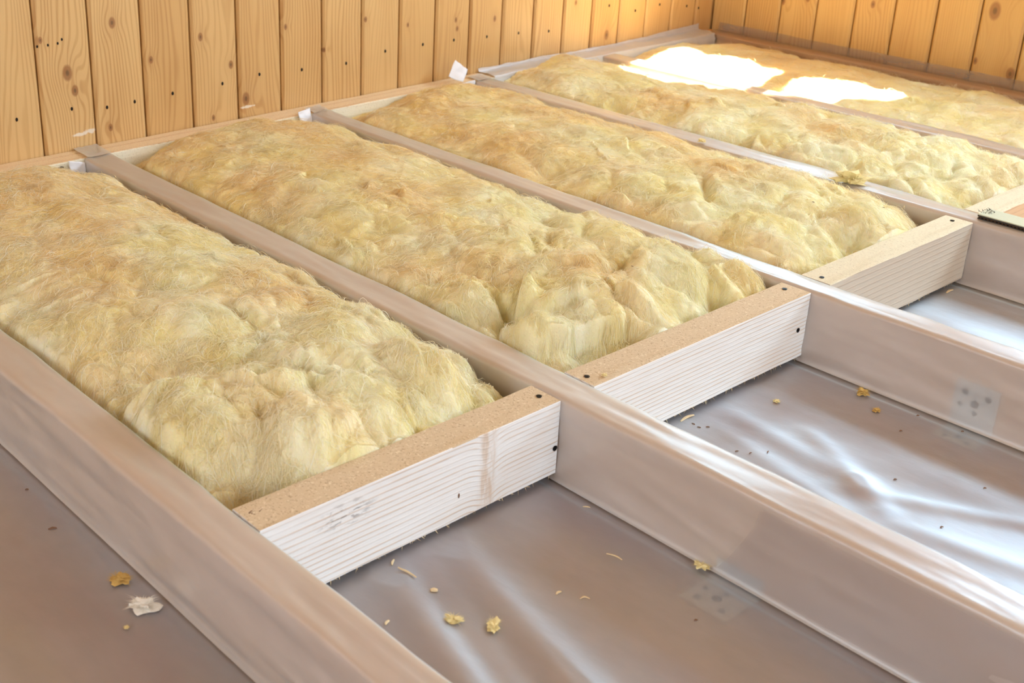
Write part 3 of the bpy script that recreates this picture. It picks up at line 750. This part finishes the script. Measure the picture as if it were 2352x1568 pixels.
    if B.get('wh') is not None: jit = (jit[0] * B['wh'], jit[1])
    col = wool_tone(px, py, None, B, jit); col = np.repeat(col, K * 2, axis=0)
    ca = me.color_attributes.new('tone', 'FLOAT_COLOR', 'POINT')
    ca.data.foreach_set('color', np.concatenate([col, np.ones((len(col), 1))], 1).astype(np.float32).ravel())
    f = link('fibres', me, M_WOOL, t); f['kind'] = 'stuff'
    # ---- torn flakes and curled flaps standing out of the surface
    NF = B.get('flakes', 0)
    if not NF: return t
    Vs, Fs, Cs = [], [], []; off = 0
    for q in range(NF):
        fx = x0 + 0.03 + (x1 - x0 - 0.06) * rg.random() ** (0.6 if B.get('ragged', 1) else 1); fy = rg.uniform(y0 + .02, y1 - .02)
        Lf = rg.uniform(.010, .032) * B.get('fs', 1.0); Wf = Lf * rg.uniform(.25, .6); a = B.get('dir', .5) + rg.normal() * 0.8
        rise = rg.uniform(0.002, 0.010) * B.get('fs', 1.0)
        n, m = 12, 7; uu, vv = np.meshgrid(np.linspace(0, 1, n), np.linspace(-1, 1, m), indexing='ij')
        lx = Lf * uu; ly = Wf * vv * (1 - 0.75 * uu ** 1.5) * (1 + 0.3 * noise3(uu * 3, vv * 2, q, sd + 70))
        ca_, sa_ = math.cos(a), math.sin(a)
        gx = np.clip(fx + lx * ca_ - ly * sa_, x0 + .003, x1 - .003); gy = np.clip(fy + lx * sa_ + ly * ca_, y0 + .003, y1 - .003)
        gz = height(gx.ravel(), gy.ravel()).reshape(gx.shape) + rise * np.sin(uu * 2.4) - rise * 0.25 * vv ** 2 - 0.001 * (1 - uu) + 0.0012 * noise3(uu * 5, vv * 3, 0, q)
        V = np.stack([gx, gy, gz], -1).reshape(-1, 3); Vs.append(V); Fs.append(gridfaces(n, m, off)); off += len(V)
        c = wool_tone(V[:, 0], V[:, 1], None, B, (np.full(len(V), rg.uniform(.1, .8)), np.full(len(V), 1.02))); Cs.append(c)
    me = npmesh('torn_flakes', np.concatenate(Vs), np.concatenate(Fs)); col = np.concatenate(Cs)
    ca = me.color_attributes.new('tone', 'FLOAT_COLOR', 'POINT')
    ca.data.foreach_set('color', np.concatenate([col, np.ones((len(col), 1))], 1).astype(np.float32).ravel())
    f = link('torn_flakes', me, M_WOOL, t, smooth=True); f['kind'] = 'stuff'
    return t

XE = 1.3835
BATTS = [
 (dict(box=(0.074, XE, -0.494, -0.004), seed=101, dome=0.050, edge=-0.010, dir=0.75, wh=1.2, fold=[(1.22, -.31, 1.08, -.50, .030, .05), (.80, -.12, .74, -.26, .014, .03), (1.30, -.20, 1.20, -.32, .012, .03), (1.33, -.10, 1.24, -.16, .014, .02)], pale=0.18, flakes=0,
       feat=[(.09, -.05, .07, -.050), (1.365, -.46, .055, -.060), (1.34, -.30, .06, .012), (1.31, -.06, .035, -.020), (1.17, -.20, .06, .014), (1.09, -.49, .03, -.03), (1.25, -.145, .04, .012), (.75, -.45, .06, -.01)],
       crease=[(1.00, -.47, 1.16, -.27, .020, -.030), (.72, -.33, .86, -.24, .012, -.012), (1.10, -.40, 1.28, -.33, .014, -.016), (1.05, -.12, 1.22, -.10, .012, -.010)]),
  'nearest yellow glass wool batt, puffy and pale, between the first and second joists', 60000),
 (dict(box=(0.074, XE, 0.068, 0.596), seed=202, dome=0.044, edge=-0.010, fold=[(1.16, .22, 1.24, .07, .030, .04), (1.12, .16, 1.02, .08, .014, .03), (1.30, .07, 1.36, .27, .030, .06), (1.20, .50, 1.22, .38, .016, .03), (1.31, .56, 1.29, .44, .016, .03), (.72, .14, .62, .08, .012, .02)], dir=0.55, wh=0.9, pale=0.04, flakes=0,
       feat=[(.09, .56, .06, -.026), (.08, .13, .10, -.022), (1.225, .125, .035, -.055), (1.11, .10, .035, .016), (1.17, .30, .07, .018), (1.36, .16, .07, -.040), (1.25, .42, .05, .014), (1.35, .46, .03, -.03), (1.33, .55, .03, .008), (1.32, .27, .05, .010), (.62, .08, .05, -.012)],
       crease=[(1.14, .16, 1.26, .13, .012, -.035), (1.25, .14, 1.37, .30, .010, -.024), (1.05, .10, 1.12, .17, .009, .010), (1.28, .38, 1.36, .44, .010, -.022)]),
  'second glass wool batt, torn and lumpy at its noggin end', 60000),
 (dict(rg=0.75, box=(0.074, XE, 0.655, 1.141), seed=303, dome=0.040, edge=-0.012, dir=0.35, wh=0.8, pale=0.02, flakes=0,
       feat=[(.09, 1.09, .06, -.018), (.08, .76, .11, -.020), (1.36, .84, .04, -.035), (1.345, 1.10, .05, -.028), (1.17, .95, .08, .010), (.75, .72, .05, -.012)],
       crease=[(1.0, .86, 1.1, .80, .012, -.018), (1.15, 1.02, 1.22, .98, .010, -.012)]),
  'third glass wool batt, smooth domed, between the third and fourth joists', 48000),
 (dict(box=(0.074, XE + .004, 1.211, 1.651), seed=404, dome=0.034, edge=-0.008, dir=0.2, wh=0.9, pale=0.12, flakes=0,
       feat=[(1.25, 1.34, .035, -.030), (1.34, 1.43, .03, -.026), (.95, 1.33, .03, .008), (.50, 1.23, .04, -.02), (.86, 1.21, .04, -.02), (.10, 1.44, .04, .034), (.36, 1.60, .10, -.024), (.20, 1.58, .08, -.02), (.50, 1.62, .06, -.012)],
       crease=[(1.16, 1.34, 1.26, 1.40, .009, -.020), (1.20, 1.30, 1.32, 1.36, .008, -.014)]),
  'fourth glass wool batt, pale, with dark folded hollows near its right end', 38000),
 (dict(rg=0.5, box=(0.074, 1.62, 1.718, 2.190), seed=505, dome=0.016, edge=-0.012, dir=0.1, wh=0.7, pale=0.0, flakes=0, enddrop=0,
       feat=[(.63, 1.74, .06, -.03), (.70, 1.73, .05, -.03), (.1, 2.1, .1, -.01)], crease=[]),
  'farthest glass wool batt against the back wall, with two glaring sun patches on it', 30000),
]
for B, lab, n in BATTS: wool_batt(B, lab, n)

# ------------------------------------------------------------------ loose wool tufts, splinters and other bits
def tuft_mesh(r, seed, n=160, flat=0.5, long=1.0):
    """ball of tangled flakes"""
    rg = np.random.default_rng(seed); bm = bmesh.new()
    bmesh.ops.create_icosphere(bm, subdivisions=3, radius=1)
    for v in bm.verts:
        c = np.array(v.co)
        k = 0.62 + 0.6 * float(fbm(c[0] * 1.6, c[1] * 1.6, c[2] * 1.6, seed, 3))
        k = max(k, 0.18)
        v.co = Vector((c[0] * r * k * long, c[1] * r * k, max(-0.3, c[2]) * r * k * flat))
    for q in range(n):
        a = rg.uniform(0, 6.28); p = Vector((math.cos(a) * r * .45 * long * rg.random(), math.sin(a) * r * .45 * rg.random(), r * flat * .4 * rg.random()))
        d = Vector((math.cos(a + rg.normal() * .5), math.sin(a + rg.normal() * .5), rg.uniform(0, .7))) * r * rg.uniform(.3, .9); d.x *= long
        s = d.cross(Vector((0, 0, 1))).normalized() * r * 0.016
        v = [bm.verts.new(p - s), bm.verts.new(p + s), bm.verts.new(p + d * .6 + s), bm.verts.new(p + d * .6 - s), bm.verts.new(p + d + Vector((0, 0, -.15 * r)))]
        bm.faces.new((v[0], v[1], v[2], v[3])); bm.faces.new((v[3], v[2], v[4]))
    zmin = min(v.co.z for v in bm.verts)
    for v in bm.verts: v.co.z -= zmin
    me = bm_done(bm, 'wool_tuft'); return me
def put_tuft(x, y, z, r, seed, mat, label, flat=0.5, long=1.0, rot=0.0, name='wool_tuft', group='loose wool tufts'):
    o = link(name, tuft_mesh(r, seed, 170, flat, long), mat); o.location = (x, y, z); o.rotation_euler = (0, 0, rot)
    return tagp(o, label, 'wool tuft', group)
def chip_mesh(L, w, bend, seed):
    rg = np.random.default_rng(seed); bm = bmesh.new(); rings = []
    for i in range(7):
        f = i / 6; cx = (f - .5) * L; cy = bend * L * math.sin(f * 3.14) + rg.normal() * w * .15; ww = w * (0.35 + 0.65 * math.sin(0.3 + f * 2.5)); hh = ww * 0.55
        rings.append([bm.verts.new((cx, cy - ww, 0)), bm.verts.new((cx, cy + ww, 0)), bm.verts.new((cx, cy + ww * .6, hh * 1.5 + .0002)), bm.verts.new((cx, cy - ww * .7, hh + .0002))])
    for a, b in zip(rings[:-1], rings[1:]):
        for k in range(4): bm.faces.new((a[k], a[(k + 1) % 4], b[(k + 1) % 4], b[k]))
    bm.faces.new(rings[0]); bm.faces.new(rings[-1]); return bm_done(bm, 'wood_splinter')
def put_chip(x, y, L, w, rot, bend, mat, label, name='wood_splinter', cat='splinter', group='wood splinters on the film'):
    o = link(name, chip_mesh(L, w, bend, int(abs(x * 1000 + y * 777)))  , mat)
    o.location = (x, y, max(zf(x, y), zf(x + .005, y), zf(x - .005, y), zf(x, y + .005), zf(x, y - .005)) + 0.0006); o.rotation_euler = (0, 0, rot); return tagp(o, label, cat, group)

put_tuft(1.581, -.324, zf(1.581, -.324) + .001, .0095, 1, M_TUFT, 'small yellow wool tuft, left one of the two on the near bay film', long=1.5, rot=0.7)
put_tuft(1.618, -.296, zf(1.618, -.296) + .001, .0095, 2, M_TUFT, 'small yellow wool tuft, right one of the two on the near bay film', long=1.5, rot=2.3)
put_tuft(1.573, .571, zf(1.573, .571) + .001, .012, 3, M_TUFTO, 'amber wool tuft on the film at the foot of the third joist', long=1.1, rot=.4, flat=.7)
put_tuft(1.617, .537, zf(1.617, .537) + .001, .007, 4, M_TUFTO, 'tiny amber wool crumb below and right of the bigger amber tuft', long=1.1, rot=1.4)
put_tuft(1.504, .436, zf(1.504, .436) + .001, .0065, 5, M_TUFT, 'tiny round yellow wool ball in the middle bay, right of the noggin')
put_tuft(1.698, -.012, .006, .009, 6, M_TUFT, 'bright yellow wool tuft caught at the foot of the second joist', long=1.4, rot=.2)
put_tuft(1.268, -.585, zf(1.268, -.585) + .001, .013, 7, M_TUFTO, 'amber wool tuft on the film at the bottom left, beside the nearest joist', long=1.3, rot=.6, flat=.35)
put_tuft(1.330, -.590, zf(1.33, -.59) + .001, .016, 8, M_TUFTW, 'white fluffy wool tuft on the film at the bottom left', long=1.4, rot=.9, flat=.4)
put_tuft(1.352, -.624, zf(1.352, -.624) + .001, .004, 9, M_TUFT, 'pale crumb of wool below the white tuft at bottom left')
put_tuft(1.172, 1.160, T + .004, .032, 10, M_TUFT, 'ragged yellow wool tuft caught on top of the fourth joist', long=1.4, rot=.7, flat=.7)
put_tuft(.800, 1.155, T + .004, .010, 11, M_TUFT, 'little pale wool tuft stuck on the fourth joist, left of the ragged one', flat=.8)
put_tuft(1.43, .098, T + .001, .005, 14, M_TUFT, 'crumb of wool on the left end of the middle bay noggin')

put_chip(1.479, -.308, .030, .0016, 0.15, .02, M_CHIP, 'long straight pale splinter near the nearest noggin')
put_chip(1.524, -.304, .009, .0030, .9, .05, M_CHIP, 'short chunky pale chip below the long splinter')
put_chip(1.533, -.385, .009, .0018, 1.9, .1, M_CHIP, 'tiny white chip beside the edge of the nearest joist')
put_chip(1.614, -.079, .022, .0011, 0.25, .12, M_CHIP, 'thin bent splinter alone on the right side of the near bay')
put_chip(1.620, -.188, .009, .0016, 1.6, .1, M_CHIP, 'short curl of wood in the middle of the near bay')
put_chip(1.648, -.172, .012, .0011, 0.9, .3, M_CHIP, 'curled pale shaving right of the short curl in the near bay')
put_chip(1.515, -.020, .010, .0010, 0.7, .1, M_CHIP, 'small pale sliver close to the foot of the second joist')
put_chip(1.450, -.306, .012, .0016, 2.2, .1, M_CHIP, 'upright pale sliver at the bottom edge of the nearest noggin')
for i, (x, y, w_) in enumerate([(1.464, .278, 'first dark crumb beside the second joist, counting from the middle noggin'), (1.476, .276, 'second dark crumb from the middle noggin, beside the second joist'),
                            (1.484, .287, 'third dark crumb from the middle noggin, a little off the joist'), (1.555, .261, 'dark crumb halfway along the second joist edge, left of its two neighbours'),
                            (1.572, .27, 'dark crumb halfway along the second joist edge, middle of three'), (1.586, .294, 'larger dark crumb halfway along the second joist, set farthest from it')]):
    put_chip(x, y, .006, .0009, .4 * i, .1, M_CHIPD, w_, 'wood_crumb', 'wood crumb', 'dark crumbs along the second joist')
for (x, y, lab) in [(1.665, .575, 'dark speck on the brown shaded film left of the third joist plate'), (1.673, .51, 'dark speck on the brown film below the third joist'),
                    (1.835, .444, 'dark speck on the film at the right edge of the middle bay'), (1.843, .311, 'dark speck low in the middle bay sheen'),
                    (1.741, .374, 'dark speck above the bright film crease in the middle bay'), (1.758, -.102, 'dark speck under the hazy plate in the near bay'),
                    (1.009, -.585, 'tiny dark speck on the film far up the left side'), (1.732, .585, 'orange-brown crumb at the foot of the third joist')]:
    put_chip(x, y, .0045, .0012, 1.0, .1, M_CHIPD, lab, 'wood_crumb', 'wood crumb', 'dark crumbs on the film')
put_chip(1.116, -.600, .011, .0016, 1.2, .1, M_CHIPD, 'dark brown sliver on the film at the left edge of the photo', 'wood_crumb', 'wood crumb', 'dark crumbs on the film')
put_chip(1.505, -.600, .010, .0030, .6, .1, M_CHIPD, 'dark crumb at the bottom edge beside the nearest joist', 'wood_crumb', 'wood crumb', 'dark crumbs on the film')

put_tuft(.088, 1.462, T + .002, .030, 15, M_TUFT, 'yellow wool tuft standing up against the left wall at the end of the fourth batt', flat=.9, long=.8)
for (x, y, bi, lab) in [(1.245, .375, 1, 'black speck lying on the torn end of the second glass wool batt'), (1.315, 1.035, 2, 'dark speck near the right edge of the third glass wool batt'),
                        (1.245, .90, 2, 'dark speck in the pale middle of the third batt end')]:
    o = link('wood_crumb', chip_mesh(.005, .0010, .1, 3), M_CHIPD); hh = wool_height(np.array([x]), np.array([y]), BATTS[bi][0])[0]
    o.location = (x, y, float(hh) + .001); tagp(o, lab, 'wood crumb', 'dark specks on the wool')

# splinter hanging under the middle and third noggins
def hang(x, y, L, rot, label):
    o = link('wood_splinter', chip_mesh(L, .0022, .06, 5), M_CHIP); o.location = (x, y, zf(x, y) + .001); o.rotation_euler = (0, -0.05, rot); tagp(o, label, 'splinter', 'wood splinters on the film')
hang(1.447, .285, .030, 1.5, 'curved splinter lying under the left end of the middle bay noggin')
hang(1.450, 1.085, .022, 1.5, 'pale splinters lying under the right end of the third bay noggin')

# steel angle plates under the film
def plate(loc, label, foot, up=0.078):
    t = empty('angle_plate', loc); tagp(t, label, 'bracket', 'steel angle plates under the film')
    x, y, z = loc
    for (nm, v) in (('upright_leaf', True), ('floor_leaf', False)):
        bm = bmesh.new()
        if v: bm_box(bm, x - .034, x + .034, y - .0016, y - .0002, .004, up)
        else: bm_box(bm, x - .034, x + .034, y - foot, y - .0016, .0000 - .0016, .0003)
        lf = link(nm, bm_done(bm, nm), M_ZINC, t)
        for (a, b, r) in ((-.018, .060, .0048), (.018, .060, .0048), (0, .045, .0062), (-.022, .038, .0036), (.002, .030, .0036)):
            if v and b > up: continue
            bm = bmesh.new()
            if v: mt = Matrix.Translation((x + a, y - .0019, b)) @ Matrix.Rotation(math.pi / 2, 4, 'X')
            else: mt = Matrix.Translation((x + a, y - foot * b / .075, .0006))
            bmesh.ops.create_cone(bm, cap_ends=True, segments=14, radius1=r, radius2=r, depth=.0004, matrix=mt)
            h = link('screw_hole', bm_done(bm, 'screw_hole'), M_HOLE, t)
            h.parent = lf; h.matrix_parent_inverse = Matrix.Identity(4)
plate((1.735, JO[3][0] + .0018, 0), 'steel plate showing through the film on the side of the third joist', .055)
plate((1.745, JO[2][0] + .0018, 0), 'steel plate showing hazily through the floor film at the second joist', .075, .024)

# white film scraps at the wall ends of the joists
def scrap(quad, label, seed, n=14):
    a, b, c, d = [np.array(q, float) for q in quad]
    uu, vv = np.meshgrid(np.linspace(0, 1, n), np.linspace(0, 1, n), indexing='ij'); u = uu[..., None]; v = vv[..., None]
    P = a * (1 - u) * (1 - v) + b * u * (1 - v) + c * u * v + d * (1 - u) * v
    P = P + 0.003 * noise3(uu * 2.2, vv * 2.2, 0, seed)[..., None] * np.array([1, .4, .6])
    me = npmesh('film_scrap', P.reshape(-1, 3), gridfaces(n, n))
    o = link('film_scrap', me, M_PAPER, None, smooth=True)
    so = o.modifiers.new('thick', 'SOLIDIFY'); so.thickness = 0.0006
    return tagp(o, label, 'film scrap', 'white film scraps at the wall ledger')
scrap([(.075, -.004, T - .055), (.082, -.040, T - .030), (.078, -.044, T + .004), (.076, -.004, T - .006)], 'crumpled white scrap at the wall end of the second joist, beside a black bolt', 1)
scrap([(.074, .598, T - .030), (.076, .560, T - .020), (.070, .556, T + .010), (.060, .600, T + .012)], 'small white scrap at the wall end of the third joist', 2)
scrap([(.074, 1.090, T + .006), (.072, 1.040, T + .028), (.058, 1.076, T + .064), (.060, 1.122, T + .034)], 'white diamond-shaped scrap sticking up at the wall end of the fourth joist', 3)
scrap([(.073, 1.140, T - .018), (.073, 1.092, T - .020), (.070, 1.090, T + .002), (.070, 1.140, T + .004)], 'white patch on the ledger just under the diamond-shaped scrap', 4)
bm = bmesh.new()
mt = Matrix.Translation((.074, -.056, T - .020)) @ Matrix.Rotation(math.pi / 2, 4, 'Y')
bmesh.ops.create_cone(bm, cap_ends=True, segments=6, radius1=.0085, radius2=.0075, depth=.010, matrix=mt)
bmesh.ops.create_cone(bm, cap_ends=True, segments=20, radius1=.012, radius2=.012, depth=.0020, matrix=mt @ Matrix.Translation((0, 0, -.006)))
tagp(link('black_bolt', bm_done(bm, 'black_bolt'), M_SCREW), 'black bolt head in the wall ledger beside the crumpled white scrap', 'bolt')

# strip of corrugated card lying on the fourth joist
t = empty('card_strip', (1.60, 1.18, T + .003)); tagp(t, 'grey-green corrugated card strip with a dark edge, on top of the fourth joist', 'card strip')
cx0, cx1, cy0, cy1, cz = 1.440, 2.4, 1.158, 1.206, T + .0042
bm = bmesh.new(); bm_box(bm, cx0, cx1, cy0, cy1, cz + .0075, cz + .0095)
bmesh.ops.bevel(bm, geom=bm.edges[:], offset=.0004, segments=1, affect='EDGES'); link('top_liner', bm_done(bm, 'top_liner'), M_CARD, t)
bm = bmesh.new(); bm_box(bm, cx0 + .001, cx1, cy0 + .0005, cy1, cz + .0045, cz + .0075); bm_box(bm, cx0 + .001, cx1, cy0 + .0005, cy1, cz, cz + .0014); link('bottom_liner', bm_done(bm, 'bottom_liner'), M_CARDD, t)
n = 500; xs_ = np.linspace(cx0 + .001, cx1, n); zs_ = cz + .0029 + .0013 * np.sin(xs_ * 2 * math.pi / .007)
V = np.concatenate([np.stack([xs_, np.full(n, cy0 + .0008), zs_], 1), np.stack([xs_, np.full(n, cy1 - .001), zs_], 1)])
F = np.stack([np.arange(n - 1), np.arange(n - 1) + 1, np.arange(n - 1) + n + 1, np.arange(n - 1) + n], 1)
link('flute', npmesh('flute', V, F), M_CARDF, t, smooth=True)
rgc = np.random.default_rng(8)
pts = [(cx0 + rgc.uniform(-.004, .018), cy0 + rgc.uniform(.01, .045), cz + .0095, (rgc.normal(), rgc.normal(), .6)) for _ in range(40)]
splinters('torn_paper', pts, t, M_CARDD, (.003, .008), 9)
